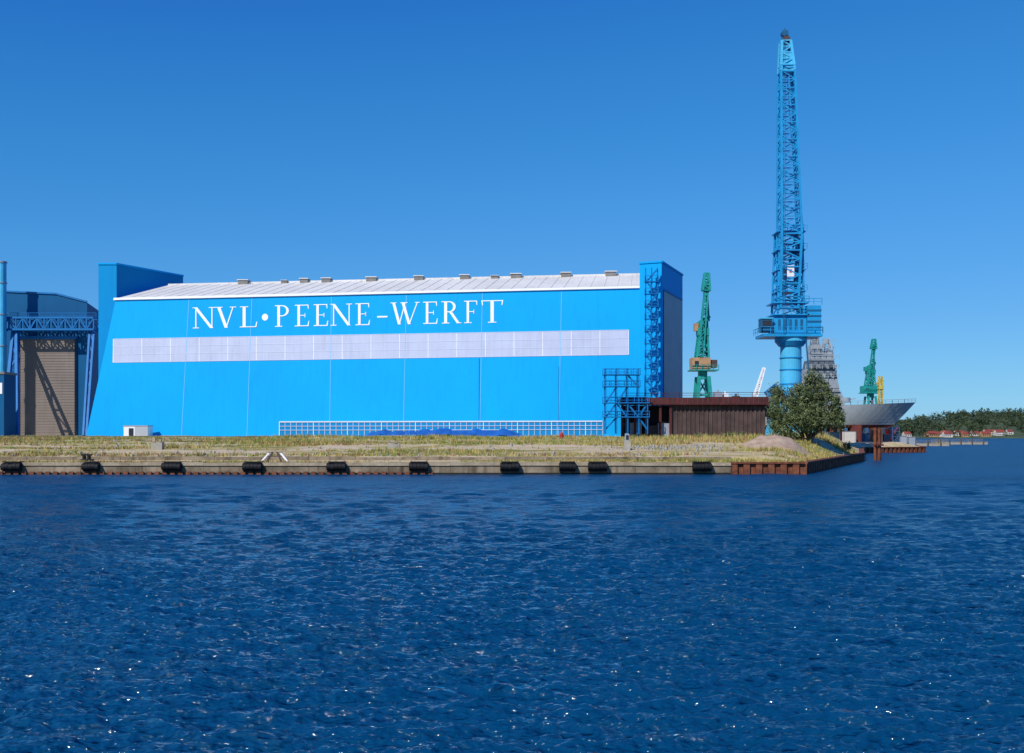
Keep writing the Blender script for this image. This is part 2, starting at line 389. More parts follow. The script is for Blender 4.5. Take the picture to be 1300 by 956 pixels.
D=186.6; z0=zat(545,D); z1=zat(341,D); xl=(819-650)*D/1300; xr=(834-650)*D/1300
for x in(xl,xl+1.1,xr): 
    t.beam((x,D-.8,z0),(x,D-.8,z1),.2,'steel_blue'); 
z=zat(500,D);i=0
while z<z1-1:
    t.box(xl-.2,xr+.1,D-1.2,D-.1,z,z+.14,'steel_blue'); t.rail([(xl-.2,D-1.2,z),(xr+.1,D-1.2,z)],1.1,'steel_blue',.09,1)
    zn=z+2.25; a=(xl+.2,D-.9,z+.1) if i%2 else (xr-.1,D-.9,z+.1); c=(xr-.1,D-.9,zn) if i%2 else (xl+.2,D-.9,zn)
    t.beam(a,c,.3,'steel_blue'); z=zn;i+=1
t.done()
# lettering
def rect(x0,y0,x1,y1): return [(x0,y0),(x1,y0),(x1,y1),(x0,y1)]
def serif(x,y,hw,up): 
    h=0.035; return [(x-hw,y),(x+hw,y),(x+hw,y+h*up),(x-hw,y+h*up)]
def diag(xa,ya,xb,yb,w): return [(xa-w/2,ya),(xa+w/2,ya),(xb+w/2,yb),(xb-w/2,yb)]
def E(f=False,x=0):
    g=[rect(.24,0,.40,1),rect(.07,.96,.88,1),[(.86,1),(.94,1),(.95,.80),(.91,.80)],rect(.40,.49,.74,.525),[(.70,.60),(.74,.60),(.74,.41),(.70,.41)]]
    if f: g+=[serif(.32,0,.25,1)]
    else: g+=[rect(.07,0,.90,.04),[(.86,0),(.95,0),(.99,.24),(.95,.24)]]
    return g
def bowl(cx,cy,rx,ry,tk,x0):
    o=[];ii=[]
    for i in range(13):
        a=-math.pi/2+math.pi*i/12; o.append((cx+rx*math.cos(a),cy+ry*math.sin(a))); ii.append((cx+(rx-tk)*math.cos(a),cy+(ry-.045)*math.sin(a)))
    g=[]
    for i in range(12): g.append([o[i],o[i+1],ii[i+1],ii[i]])
    g+= [rect(x0,cy+ry-.045,cx,cy+ry),rect(x0,cy-ry,cx,cy-ry+.045)]
    return g
G={'N':[diag(.16,0,.16,1,.045),diag(.84,0,.84,1,.045),diag(.15,1,.83,0,.14),serif(.16,0,.13,1),serif(.84,1,.13,-1),rect(.02,.968,.2,1)],
'V':[diag(.2,1,.53,0,.14),diag(.83,1,.53,0,.05),serif(.2,1,.17,-1),serif(.83,1,.14,-1)],
'L':[rect(.22,0,.38,1),serif(.3,1,.22,-1),rect(.07,0,.93,.04),[(.88,0),(.95,0),(1.0,.26),(.95,.26)]],
'E':E(),'F':E(True),
'P':[rect(.2,0,.36,1),serif(.28,0,.22,1),rect(.05,.96,.3,1)]+bowl(.48,.74,.42,.26,.15,.36),
'R':[rect(.16,0,.31,1),serif(.235,0,.19,1),rect(.02,.96,.3,1)]+bowl(.42,.75,.33,.25,.135,.31)+[diag(.5,.5,.88,0,.15),rect(.8,0,1.04,.03)],
'T':[rect(.42,0,.57,1),serif(.495,0,.19,1),rect(.04,.96,.96,1),[(.0,1),(.06,1),(.08,.78),(.04,.78)],[(.94,1),(1.0,1),(.96,.78),(.92,.78)]],
'W':[diag(.1,1,.3,0,.095),diag(.5,1,.3,0,.035),diag(.42,1,.64,0,.095),diag(.92,1,.64,0,.035),serif(.1,1,.10,-1),serif(.46,1,.12,-1),serif(.92,1,.08,-1)],
'-':[rect(0,.33,1,.40)],
'.':[[(.5+.44*math.cos(i*math.pi/8),.46+.16*math.sin(i*math.pi/8)) for i in range(16)]]}
f=B('lettering',H)
def ybase(x): return 417-7.6*(x-245)/393
def ytop(x): 
    return ybase(x)-(26.5 if x<330 else 27.2+1.2*(x-348)/290)
cnt=0
for ch,x0,x1 in (('N',244,274),('V',272,301),('L',303,327),('.',332,341),('P',348,369),('E',373,393),('E',397,417),('N',419,448),('E',450,470),('-',479,492),('W',496,533),('E',536,556),('R',560,585),('F',588,607),('T',611,639)):
    for pc in G[ch]:
        pts=[]
        for u,v in pc:
            x=x0+(x1-x0)*u; xc=(x0+x1)/2; y=ybase(x)+(ytop(xc)-ybase(xc))*v; pts.append((x,y))
        fpan(f,pts,'white_paint',0.05+0.005*(cnt%14),0.01); cnt+=1
f.done()
# small white kiosk at the foot of the hall
f=B('white_container'); a=W(157,541,198);c=W(187,552,198)
f.box(a.x,c.x,198,201,4.0,a.z,'white_paint'); f.box(a.x-.1,c.x+.1,197.9,201.1,a.z+.003,a.z+.15,'grey_panel'); f.box(a.x+1,a.x+1.9,197.95,197.997,4.2,a.z-.4,'window_dark')
for i in range(12): 
    xx=c.x-2.4+i*.2; f.box(xx,xx+.08,197.95,197.997,4.2,a.z-.1,'grey_panel')
f.done()
# tarpaulin heap
f=B('tarpaulin_heap'); D=181; nx,ny=90,8; P={}
for i in range(nx+1):
    for j in range(ny+1):
        px=466+200*i/nx; X0=(px-650)*D/1300; v=-1+2*j/ny
        pk=sum(hh*max(0,1-abs(px-c_)/w_)**.8 for c_,w_,hh in((488,26,1.0),(522,24,.9),(560,34,1.2),(603,28,1.05),(640,26,1.1)))
        h=pk*1.4*(1-v*v*.8)+.35*noise.noise(Vector((X0*.5,v*1.5,4)))
        P[i,j]=(X0+.2*noise.noise(Vector((X0,v,9))),D+v*2.2,4.35+max(-.3,h))
for i in range(nx):
    for j in range(ny): f.poly([P[i,j],P[i+1,j],P[i+1,j+1],P[i,j+1]],'tarp_blue')
f.done()

# ---------------------------------------------------------------- left workshop and gantry
wk=empty('workshop_building'); D=232
f=B('walls',wk); pr=[(8,371),(72,374),(110.5,384),(110.5,556),(8,556)]
f.prism([W(x,y,D) for x,y in pr],[W(x,y,D)+Vector((-14,60,0)) for x,y in pr],'dark_blue_wall')
f.beam(W(8,371,D-.1)+Vector((0,0,.2)),W(72,374,D-.1)+Vector((0,0,.2)),.35,'steel_blue'); f.beam(W(72,374,D-.1)+Vector((0,0,.2)),W(110.5,384,D-.1)+Vector((0,0,.2)),.35,'steel_blue')
f.done()
f=B('sliding_gate',wk); a=W(26,431,D);c=W(97,556,D)
f.box(a.x,c.x,D-.5,D-.02,c.z,a.z,'gate_brown')
z=c.z
while z<a.z-.1: f.box(a.x+.05,c.x-.05,D-.58,D-.503,z,z+.18,'gate_brown'); z+=.62
f.box(a.x-.4,c.x+.4,D-.8,D-.02,a.z+.003,a.z+.7,'steel_blue')
for x in(a.x+.0,c.x-.15): f.box(x,x+.15,D-.66,D-.585,c.z,a.z,'dark_inside')
f.done()
# gantry: truss close to the workshop wall, legs raking forward to the quay side
gn=B('gantry'); D=228.5; DB=214
gn.lattice(W(6,411.5,D),W(122,411.5,D),2.6,2.6,13,.42,.24,'steel_blue')
def leg(xt,xb,t): return W(xt+(xb-xt)*t,420+133*t,D+(DB-D)*t)
gn.beam(leg(17,4,0),leg(17,4,1),.65,'steel_blue'); gn.beam(leg(21,22,0),leg(21,22,1),.65,'steel_blue')
for i in range(8):
    t=i/8; t2=(i+1)/8
    if i%2: gn.beam(leg(17,4,t),leg(21,22,t2),.28,'steel_blue')
    else: gn.beam(leg(21,22,t),leg(17,4,t2),.28,'steel_blue')
    gn.beam(leg(17,4,t2),leg(21,22,t2),.26,'steel_blue')
gn.beam(W(24,420,D),W(24,553,D),.4,'steel_blue')
gn.beam(leg(114,106,0),leg(114,106,1),.45,'steel_blue'); gn.beam(leg(119.5,110,0),leg(119.5,110,1),.45,'steel_blue')
for i in range(9): gn.beam(leg(114,106,i/9),leg(119.5,110,(i+1)/9),.2,'steel_blue')
gn.rail([W(8,403,D),W(122,403,D)],1.0,'steel_blue',.1,2.5)
gn.done()
f=B('exhaust_stack'); D=226
f.cyl(W(2,556,D),W(2,334,D),1.0,'crane_light'); f.cyl(W(2,334,D),W(2,332,D),1.15,'grey_panel')
for y in(360,400,440,480): f.cyl(W(2,y,D),W(2,y-1.5,D),1.15,'grey_panel')
f.done()
f=B('site_hut'); f.box(*[W(-22,0,208).x,W(5,0,208).x],208,213,4,zat(475,208),'dark_blue_wall'); f.box(W(-23,0,208).x,W(6,0,208).x,207.8,213.2,zat(475,208)+.01,zat(472,208),'vent_grey')
f.box(W(-8,0,208).x,W(3,0,208).x,207.9,207.99,zat(500,208),zat(486,208),'white_paint')
f.done()

# ---------------------------------------------------------------- stair scaffold
f=B('scaffold_stair'); D=178; s=D/1300
xs=[(p-650)*s for p in (769,783,797,811,822)]
zg=zat(548,D)
for x in xs:
    for y in(D,D+2.4): f.beam((x,y,zg-.4),(x,y,zat(468 if x<xs[3]+.1 else 505,D)),.18,'steel_blue')
for i,py in enumerate((476,491,512,530)):
    z=zat(py,D); x1=xs[3] if i<2 else xs[4]
    f.box(xs[0]-.3,x1+.3,D-.3,D+2.7,z,z+.16,'steel_blue'); f.rail([(xs[0]-.3,D-.3,z),(x1+.3,D-.3,z)],1.1,'steel_blue',.09,1.2); f.rail([(xs[0]-.3,D+2.7,z),(x1+.3,D+2.7,z)],1.1,'steel_blue',.09,1.2)
for (a,ya),(c,yc) in (((0,545),(1,530)),((2,530),(1,512)),((1,512),(2,491)),((3,491),(2,476)),((3,530),(4,512)),((2,512),(3,530)),((4,545),(3,530)),((0,530),(1,512)),((0,512),(1,491))):
    f.beam((xs[a],D+.4,zat(ya,D)),(xs[c],D+.4,zat(yc,D)),.28,'steel_blue')
f.done()
# ---------------------------------------------------------------- rusty shed
sh=empty('storage_shed'); D=182.5; s=D/1300; X=lambda p,d=D:(p-650)*d/1300
f=B('roof',sh)
f.box(X(788),X(899.8),D-1,D+2.6,zat(514,D),zat(505,D),'rust_red')
f.box(X(900),X(974),D-1,D+26,zat(514,D),zat(504,D),'rust_red')
x=X(788)
while x<X(973): f.box(x,x+.12,D-1.08,D-1.003,zat(513,D),zat(505.3,D),'rust_wall'); x+=.9
f.rail([(X(790),D,zat(504.8,D)),(X(899),D,zat(504.8,D)),(X(901),D,zat(504,D)),(X(973),D,zat(504,D))],.8,'rust_red',.08,2.4)
f.done()
f=B('walls',sh)
f.box(X(852),X(899.8),D+.2,D+2.4,3,zat(514.5,D),'rust_wall'); f.box(X(900),X(972),D+.2,D+25,3,zat(514.5,D),'rust_wall')
x=X(852)
while x<X(971): f.box(x,x+.35,D+.02,D+.197,3,zat(514.6,D),'rust_wall'); x+=.78
f.box(X(790),X(851.5),D+2.0,D+2.4,3,zat(514.5,D),'dark_inside')  # back wall of the open bays, interior shade put into its near-black colour
for p in(790,806,822,838,851): f.box(X(p)-.2,X(p)+.2,D-.4,D,3,zat(514.6,D),'rust_red')
for p in(808,828,843): f.box(X(p)-1,X(p)+1,D+.5,D+1.8,3.8,zat(540+random.uniform(-6,3),D),'grey_panel' if p!=828 else 'rust_wall')
f.done()
f=B('roof_equipment',sh)
for p,w,h,kx in((921,5,8,'grey_panel'),(931,3,6,'white_paint'),(945,4,3,'rust_wall')):
    f.box(X(p-w),X(p+w),D+6,D+8,zat(505,D),zat(504-h,D),kx); f.cyl((X(p),D+7,zat(504-h,D)),(X(p),D+7,zat(504-h-3,D)),.2,kx)
f.done()

# ---------------------------------------------------------------- big crane
cr_=empty('harbour_crane'); D=215; s=D/1300
P=lambda x,y,dy=0:W(x,y,D)+Vector((0,dy,0))
f=B('column',cr_)
f.cyl(P(1004,556),P(1004,437),14*s,'crane_light',13*s,28)
f.cyl(P(1004,440),P(1004,434),15*s,'crane_blue',20*s,28); f.cyl(P(1004,434),P(1004,429),20*s,'crane_light',20*s,28)
for y in(455,470,488): f.cyl(P(1004,y),P(1004,y-1.2),14.4*s,'crane_blue',14.4*s,28)
for dx in(-24,24):
    for dy in(-4,4): f.beam(P(1004+dx,556,dy),P(1004+dx*.45,500,dy*.4),1.3,'crane_light')
f.box(P(980,0).x,P(1028,0).x,D-4.5,D+4.5,zat(503,D),zat(497,D),'crane_blue')
f.rail([P(980,497,-4.5),P(1028,497,-4.5)],1.1,'crane_blue',.12)
f.beam(P(1019,434,-2.6),P(1024,497,-2.6),.25,'crane_dark')
f.done()
f=B('slewing_platform',cr_)
f.box(P(964,0).x,P(1038,0).x,D-3.6,D+3.6,zat(429,D),zat(425.5,D),'crane_blue')
f.rail([P(962,425,-3.6),P(1038,425,-3.6),P(1038,425,3.6)],1.3,'crane_blue',.12)
f.rail([P(962,425,-3.6),P(962,425,3.6)],1.3,'crane_blue',.12)
f.box(P(962,0).x,P(975,0).x,D-3.4,D-.6,zat(423,D),zat(407,D),'crane_dark'); f.box(P(963,0).x,P(974,0).x,D-3.5,D-3.41,zat(417,D),zat(409,D),'window_dark')
f.box(P(961.5,0).x,P(976,0).x,D-3.6,D-.4,zat(407,D)+.01,zat(405.5,D),'crane_light')
f.box(P(1020,0).x,P(1037,0).x,D-3,D+3,zat(424.5,D),zat(390,D),'crane_blue')
for y in(418,411,404,397): f.box(P(1019.5,0).x,P(1037.5,0).x,D-3.1,D-3.003,zat(y,D),zat(y-2,D),'crane_dark')
f.rail([P(1018,389,-3),P(1038,389,-3)],1.3,'crane_blue',.12)
f.box(P(979,0).x,P(1019.5,0).x,D-2.4,D+2.4,zat(424.6,D),zat(402,D),'crane_blue')
for p in(984,991,998,1005,1012): f.box(P(p,0).x,P(p+3,0).x,D-2.5,D-2.403,zat(420,D),zat(407,D),'crane_dark')
for y in(402,387): 
    f.box(P(977,0).x,P(1022,0).x,D-3,D+3,zat(y,D)+.01,zat(y-1.5,D),'crane_blue'); f.rail([P(977,y-1.5,-3),P(1022,y-1.5,-3)],1.2,'crane_blue',.11)
f.done()
f=B('a_frame',cr_)
f.lattice(P(1000,402),P(1001,297),33*s,28*s,9,.42,.2,'crane_blue',wy0=5,wy1=4)
for y in(372,345,320,297): f.box(P(983,0).x,P(1019,0).x,D-2.8,D+2.4,zat(y,D),zat(y-1.2,D),'crane_blue'); f.rail([P(983,y-1.2,-2.8),P(1020,y-1.2,-2.8)],1.1,'crane_blue',.1)
for i,(y0,y1) in enumerate(((402,387),(387,372),(372,358),(358,345),(345,332),(332,320),(320,308),(308,297))):
    a,c=(1004,1016) if i%2 else (1016,1004); f.beam(P(a,y0,-2.4),P(c,y1,-2.4),.34,'crane_dark')
f.cyl(P(1016,297,0),P(1016,290,0),.7,'crane_dark'); f.beam(P(1018,402,2),P(1014,292,1),.5,'crane_blue')
f.beam(P(985,402,-1),P(1012,292,0),.35,'crane_blue')
f.done()
f=B('sign_panel',cr_); f.box(P(994,0).x,P(1003,0).x,D-3.2,D-3.0,zat(354,D),zat(340,D),'white_paint'); f.box(P(997,0).x,P(1000,0).x,D-3.25,D-3.203,zat(349,D),zat(345,D),'red_paint'); f.done()
f=B('jib',cr_)
f.lattice(P(998,392,-1),P(999,300,-2),22*s,25*s,9,.45,.24,'crane_blue',wy0=3,wy1=3.6)
f.lattice(P(999,300,-2),P(993.5,98,-3),25*s,17*s,19,.42,.19,'crane_blue',wy0=3.6,wy1=2.4)
f.lattice(P(993.5,98,-3),P(992,60,-3),17*s,11*s,5,.5,.26,'crane_light',wy0=2.4,wy1=1.6)
f.box(P(984,0).x,P(1003,0).x,D-4.4,D-1.6,zat(100,D),zat(98.5,D),'crane_blue'); f.rail([P(984,98.5,-4.4),P(1003,98.5,-4.4)],1.1,'crane_blue',.1)
f.box(P(985.5,0).x,P(1000.5,0).x,D-4,D-2,zat(97,D),zat(74,D),'crane_light')
f.beam(P(989,60,-3),P(991,46,-3),.5,'crane_dark'); f.beam(P(997,60,-3),P(992,46,-3),.5,'crane_dark')
f.cyl(P(991,50,-3.6),P(991,50,-2.4),.7,'crane_dark'); f.cyl(P(993,58,-3.6),P(993,58,-2.4),.8,'rust_wall')
f.box(P(986,0).x,P(998,0).x,D-3.8,D-2.2,zat(61,D),zat(59,D),'crane_dark'); f.beam(P(991,50,-3),P(991,43,-3),.12,'crane_dark')
f.done()
f=B('hoist_ropes',cr_)
for dx in(-.3,.3,.8): f.beam(P(994,60,-2.6)+Vector((dx,0,0)),P(1015,293,0)+Vector((dx,0,0)),.09,'crane_dark')
f.beam(P(989,60,-4),P(988,425,-4),.09,'crane_dark'); f.beam(P(990.5,60,-4),P(990,425,-4),.09,'crane_dark')
f.done()

# green cranes
def green(cx,yb,ytp,D,sc_,withtan=True):
    c=empty('portal_crane'); P=lambda x,y,dy=0:W(cx+x*sc_,yb-(yb-ytp)*y,D)+Vector((0,dy,0)); s=D/1300*sc_
    f=B('portal',c)
    for sx in(-1,1):
        for dy in(-2,2): f.beam(P(sx*11,-.3,dy*2),P(sx*6,.17,dy),1.0*sc_,'green_steel')
    f.beam(P(-9,.02,-2),P(9,.02,-2),.7,'green_steel'); f.beam(P(-10,-.02),P(6,.16),.4,'green_steel'); f.beam(P(10,-.02),P(-6,.16),.4,'green_steel')
    f.cyl(P(0,.15),P(0,.22),6*s,'green_steel'); f.done()
    f=B('machinery_house',c); k='tan_steel' if withtan else 'green_steel'
    z0,z1=P(0,.225).z,P(0,.32).z
    f.box(P(-15,0).x,P(8,0).x,D-2.6,D+2.6,z0,z1,k); f.box(P(8.2,0).x,P(17,0).x,D-2,D+2,z0+.6,z1-.6,'rust_wall' if withtan else k)
    f.rail([P(-17,.225,-3),P(18,.225,-3)],1.3,'green_steel',.16); f.box(P(-17,0).x,P(18,0).x,D-3,D+3,z0-.35,z0-.01,'green_steel')
    f.box(P(-12,0).x,P(-7,0).x,D-2.7,D-2.61,z0+1,z1-1,'window_dark'); f.done()
    f=B('tower',c); f.lattice(P(-1,.32),P(1,.62),15*s,8*s,6,.55*sc_,.32*sc_,'green_steel')
    f.box(P(-7,0).x,P(7,0).x,D-1.8,D+1.8,P(0,.5).z,P(0,.56).z,'green_steel'); f.beam(P(-10,.58),P(9,.66),1.0*sc_,'green_steel'); f.box(P(-11,0).x,P(-6,0).x,D-1,D+1,P(0,.54).z,P(0,.60).z,'tan_steel' if withtan else 'green_steel'); f.done()
    f=B('jib',c); f.lattice(P(-4,.33,-1.5),P(4,.90,-1.5),6*s,4*s,11,.42*sc_,.22*sc_,'green_steel'); f.beam(P(8,.62),P(5,.92),.5*sc_,'green_steel')
    f.lattice(P(3,.86,-1.5),P(4,1.0,-1.5),9*s,5*s,3,.55*sc_,.3*sc_,'green_steel'); f.box(P(-1,0).x,P(8,0).x,D-2.5,D-.5,P(0,.90).z,P(0,.915).z,'green_steel'); f.done()
green(892,505,348,300,1.0); green(1105,518,431,420,.72,False)

# small distant jibs
f=B('mobile_crane'); D=262
f.lattice(W(959,503,D),W(970,467,D),.9,.5,8,.28,.16,'white_paint'); f.lattice(W(972,500,D),W(985,488,D),.8,.4,4,.25,.15,'steel_blue')
f.box(W(953,0,D).x,W(968,0,D).x,D-1.5,D+1.5,3.6,6.5,'red_paint'); f.box(W(945,0,D).x,W(972,0,D).x,D-1.5,D+1.5,2.6,3.5,'crane_dark')
for p in(948,955,962,969): f.cyl((W(p,0,D).x,D-1.9,3.0),(W(p,0,D).x,D-1.5,3.0),.7,'rubber')
f.done()
f=B('tower_crane'); D=400
f.lattice(W(1118,556,D),W(1118,478,D),1.4,1.2,16,.3,.18,'yellow_steel'); f.lattice(W(1113,488,D),W(1121,483,D),1,.8,4,.25,.15,'yellow_steel'); f.box(W(1115,0,D).x,W(1121,0,D).x,D-1,D+1,zat(494,D),zat(489,D),'yellow_steel'); f.done()

# ---------------------------------------------------------------- warship
sh=empty('warship'); D=285; f=B('hull',sh)
st=[]; NS=26
for i in range(NS+1):
    t=i/NS; xd=930+(1173-930)*t
    xk=930+(1140-930)*t
    half=6.2*(1-max(0,(t-.6)/.4)**2.4)+.05
    yd=515-5*max(0,(t-.4)/.6)**1.5; ring=[]
    for j in range(9):
        v=j/8; px=xk+(xd-xk)*v**.9; py=543+(yd-543)*v; flare=.75-.45*max(0,(t-.6)/.4); hb=half*(flare+(1-flare)*v**.8) if t<.97 else half*v
        if v==0: hb*=.9
        p=W(px,py,D); ring.append((p,hb))
    st.append(ring)
for i in range(NS):
    for j in range(8):
        for sg in(-1,1):
            q=[]
            for (a,b2) in((i,j),(i+1,j),(i+1,j+1),(i,j+1)):
                p,hb=st[a][b2]; q.append(Vector((p.x,D+6+sg*hb,p.z)))
            f.poly(q,'faded_red' if j<1 else 'ship_grey')
    q=[]
    for a,sg in((i,-1),(i+1,-1),(i+1,1),(i,1)):
        p,hb=st[a][8]; q.append(Vector((p.x,D+6+sg*hb,p.z-.02)))
    f.poly(q,'ship_mid')
p_=[Vector((st[i][8][0].x,D+6-st[i][8][1],st[i][8][0].z)) for i in range(0,NS+1,2)]
f.rail(p_,1.0,'ship_mid',.10,1.5); f.done()
f=B('superstructure',sh); z=zat(514,D)
def sb(x0,x1,y0,y1,k='ship_mid',d0=1,d1=11):
    a=W(x0,0,D).x;b2=W(x1,0,D).x; za,zb=zat(y0,D),zat(y1,D); ins=(b2-a)*.05
    f.prism([(a,D+d0,za),(b2,D+d0,za),(b2,D+d1,za),(a,D+d1,za)],[(a+ins,D+d0+.6,zb),(b2-ins,D+d0+.6,zb),(b2-ins,D+d1-.6,zb),(a+ins,D+d1-.6,zb)],k)
sb(985,1075,515,497); sb(1018,1068,497,480); sb(1024,1066,480,468,'ship_mid',2,10); sb(1030,1064,468,456,'ship_dark',2,9); sb(1046,1063,456,444,'ship_mid',3,8)
sb(1034,1048,456,436,'ship_mid',3,7); sb(1036,1046,436,424,'ship_dark',4,6)
for y in(497,480,468,456,444,436): f.rail([W(1024,y,D)+Vector((0,1,0)),W(1067 if y>450 else 1062,y,D)+Vector((0,1,0))],1.1,'ship_grey',.14,1.4)
f.lattice(W(1041,424,D)+Vector((0,5,0)),W(1041,420,D)+Vector((0,5,0)),1.6,1,2,.2,.15,'ship_grey')
f.lattice(W(1057,456,D)+Vector((0,5,0)),W(1056,428,D)+Vector((0,5,0)),3,1.2,6,.25,.15,'ship_grey')
for x,y0,y1 in((1032,456,440),(1062,456,436),(1050,444,430),(1038,424,416),(1066,480,462)): f.beam(W(x,y0,D)+Vector((0,3,0)),W(x,y1,D)+Vector((0,3,0)),.2,'ship_grey')
for x,y in((1033,474),(1043,474),(1053,474),(1061,474),(1036,462),(1046,462),(1056,462),(1028,489),(1040,489),(1052,489)): f.box(W(x-2,0,D).x,W(x+2,0,D).x,D+.9,D+2.6,zat(y+2,D),zat(y-2,D),'ship_dark')
f.cyl(W(1080,510,D)+Vector((0,6,0)),W(1080,504,D)+Vector((0,6,0)),1.8,'ship_grey'); f.beam(W(1082,507,D)+Vector((0,6,0)),W(1096,505,D)+Vector((0,6,0)),.35,'ship_grey')
f.done()
f=B('dock_cradle',sh)
for x in range(940,1145,9):
    f.box(W(x,0,D).x,W(x+4,0,D).x,D+2,D+10,1.2,zat(543.2,D),('faded_red','rust_wall','faded_blue')[(x//9)%3])
f.done()

for px,py,w,h,kx,d in ((1080,558,14,10,'house_wall',264),(1098,559,12,9,'faded_blue',271),(1113,559,9,13,'rust_wall',272),(1131,560,9,8,'faded_blue',276),(1131,551,6,6,'red_paint',279),(1146,560,10,6,'grey_panel',282),(1158,559,8,4,'grey_panel',284),(1090,547,9,8,'faded_red',268),(1060,558,12,9,'concrete_light',250)):
    f=B('shipping_container'); x0,x1=(px-w/2-650)*d/1300,(px+w/2-650)*d/1300; z0=1.2;z1=zat(py-h,d)
    f.box(x0,x1,d,d+2.5,z0,z1,kx); 
    x=x0+.1
    while x<x1-.2: f.box(x,x+.14,d-.06,d-.003,z0+.15,z1-.15,kx); x+=.35
    f.box(x0-.05,x1+.05,d-.1,d+2.6,z1+.003,z1+.14,'vent_grey'); f.done()
f=B('access_stair'); d=274
f.lattice(W(1136,566,d),W(1136,542,d),1.8,1.8,4,.18,.12,'faded_blue'); f.beam(W(1128,562,d),W(1139,543,d),.3,'red_paint'); f.rail([W(1128,562,d),W(1139,543,d)],1,'faded_blue',.1); f.done()

# mooring dolphin (rusty piles)
f=B('mooring_dolphin'); d=188
for i in range(4): f.cyl((W(1111+i*2.6,0,d).x,d+(i%2)*.8,-1.5),(W(1111+i*2.6,0,d).x,d+(i%2)*.8,zat(543+i*.6,d)),.27,'rust_pile',n=12)
f.box(W(1109.5,0,d).x,W(1120.5,0,d).x,d-.6,d+1.5,zat(566,d),zat(564,d),'rust_red'); f.done()
# floating pontoons/piers
f=B('floating_pier')
for x0,x1,d in((1118,1160,345),(1158,1205,400),(1188,1254,455)):
    a,c=(x0-650)*d/1300,(x1-650)*d/1300; f.box(a,c,d,d+5,-.3,.9,'concrete_light'); f.box(a-.1,c+.1,d-.1,d+5.1,.903,1.15,'coping')
    x=a+1
    while x<c: f.cyl((x,d-.4,-1),(x,d-.4,2.6),.25,'bark',n=8); x+=5
    f.rail([(a,d+4.5,1.15),(c,d+4.5,1.15)],1.1,'vent_grey',.12,3)
f.done()

# ---------------------------------------------------------------- tree
def leafcloud(name,lobes,nc,per,ls,crad,mats,parent=None):
    V=[];mi=[];cl=[]
    tot=sum(l[3]*l[4]*l[5] for l in lobes)
    for (x,y,z,rx,ry,rz) in lobes:
        k=max(3,int(nc*rx*ry*rz/tot))
        for _ in range(k):
            v=rng.normal(size=3); v/=np.linalg.norm(v); rr=rng.uniform(.3,1.12)**.7
            c=np.array([x,y,z])+v*rr*np.array([rx,ry,rz]); cl.append(c)
    for c in cl:
        cr2=crad*rng.uniform(.4,1.3); base=rng.choice(len(mats),p=[.5,.3,.2][:len(mats)] if len(mats)==3 else None)
        n=int(per*rng.uniform(.6,1.3)); pts=c+rng.normal(size=(n,3))*cr2*np.array([.5,.5,.5])
        a=rng.normal(size=(n,3))+np.array([0,0,-.5]); a/=np.linalg.norm(a,axis=1)[:,None]; b2=np.cross(a,rng.normal(size=(n,3))); b2/=np.linalg.norm(b2,axis=1)[:,None]
        s_=ls*rng.uniform(.6,1.4,size=(n,1)); 
        V.append(np.stack([pts-a*s_,pts-b2*s_*.45,pts+a*s_,pts+b2*s_*.45],1)); mi.append(np.where(rng.random(n)<.75,base,rng.integers(0,len(mats),n)))
    return quadsobj(name,np.concatenate(V),np.concatenate(mi),mats,parent),cl
def tree(px,D,lobes_px,nc=420,per=70,ls=.17,crad=.9,name='willow_tree'):
    X0=(px-650)*D/1300; z0=gz(X0,D)-.2; t=empty(name); s=D/1300
    lobes=[((x-650)*s,D+dy,CH+(550-y)*s,rx*s,ry,rz*s) for x,y,dy,rx,ry,rz in lobes_px]
    o,cl=leafcloud('foliage',lobes,nc,per,ls,crad,['leaf_a','leaf_b','leaf_c'],t)
    f=B('trunk_and_limbs',t)
    for l in lobes:
        base=Vector((X0+random.uniform(-.9,.9),D+random.uniform(-.5,.5),z0)); top=Vector(l[:3]); mid=base.lerp(top,.5)+Vector((random.uniform(-.4,.4),0,.3))
        f.cyl(base,mid,.2,'bark',.13,8); f.cyl(mid,top,.13,'bark',.06,8)
        for _ in range(8):
            e=top+Vector((random.uniform(-1,1)*l[3],random.uniform(-1,1)*l[4],random.uniform(-.6,1)*l[5])); f.cyl(mid.lerp(top,random.uniform(.1,.95)),e,.06,'bark',.02,6)
    f.done()
lb=[(1022,500,0,9,1.8,24),(1034,496,.3,9,1.8,23),(1009,508,-.5,10,2,20),(993,516,.5,8,1.8,20),(985,535,.2,8,1.6,16),(1047,503,.3,8,2,19),(1059,512,0,7,1.6,15),(1062,532,0,9,1.8,16),(1020,530,-1,20,2.4,18),(1042,532,-.8,20,2,18),(1001,538,-1,18,2,15),(1027,482,0,5,1.0,10),(1012,492,0,5,1,9),(1041,486,.4,5,1,9),(1056,500,.2,4,.8,8),(991,500,.3,4,.8,8),(1067,522,.2,4,.8,9),(979,522,.2,3,.7,8)]
tree(1025,163,lb,520,66,.16,.75)
tree(990,186,[(985,500,0,8,1.6,12),(978,520,0,8,1.6,16)],70,50,.16,.8)
for i,(px,w_,h_) in enumerate(((925,9,5),(940,7,6),(1075,8,6),(885,6,4))):
    D=170; s=D/1300; X0=(px-650)*s; z0=gz(min(X0,edge(D)-3),D)
    leafcloud('shrub',[(X0,D,z0+h_*s*.5,w_*s*.6,.8,h_*s*.6)],16,45,.12,.5,['leaf_a','leaf_b','leaf_c'])

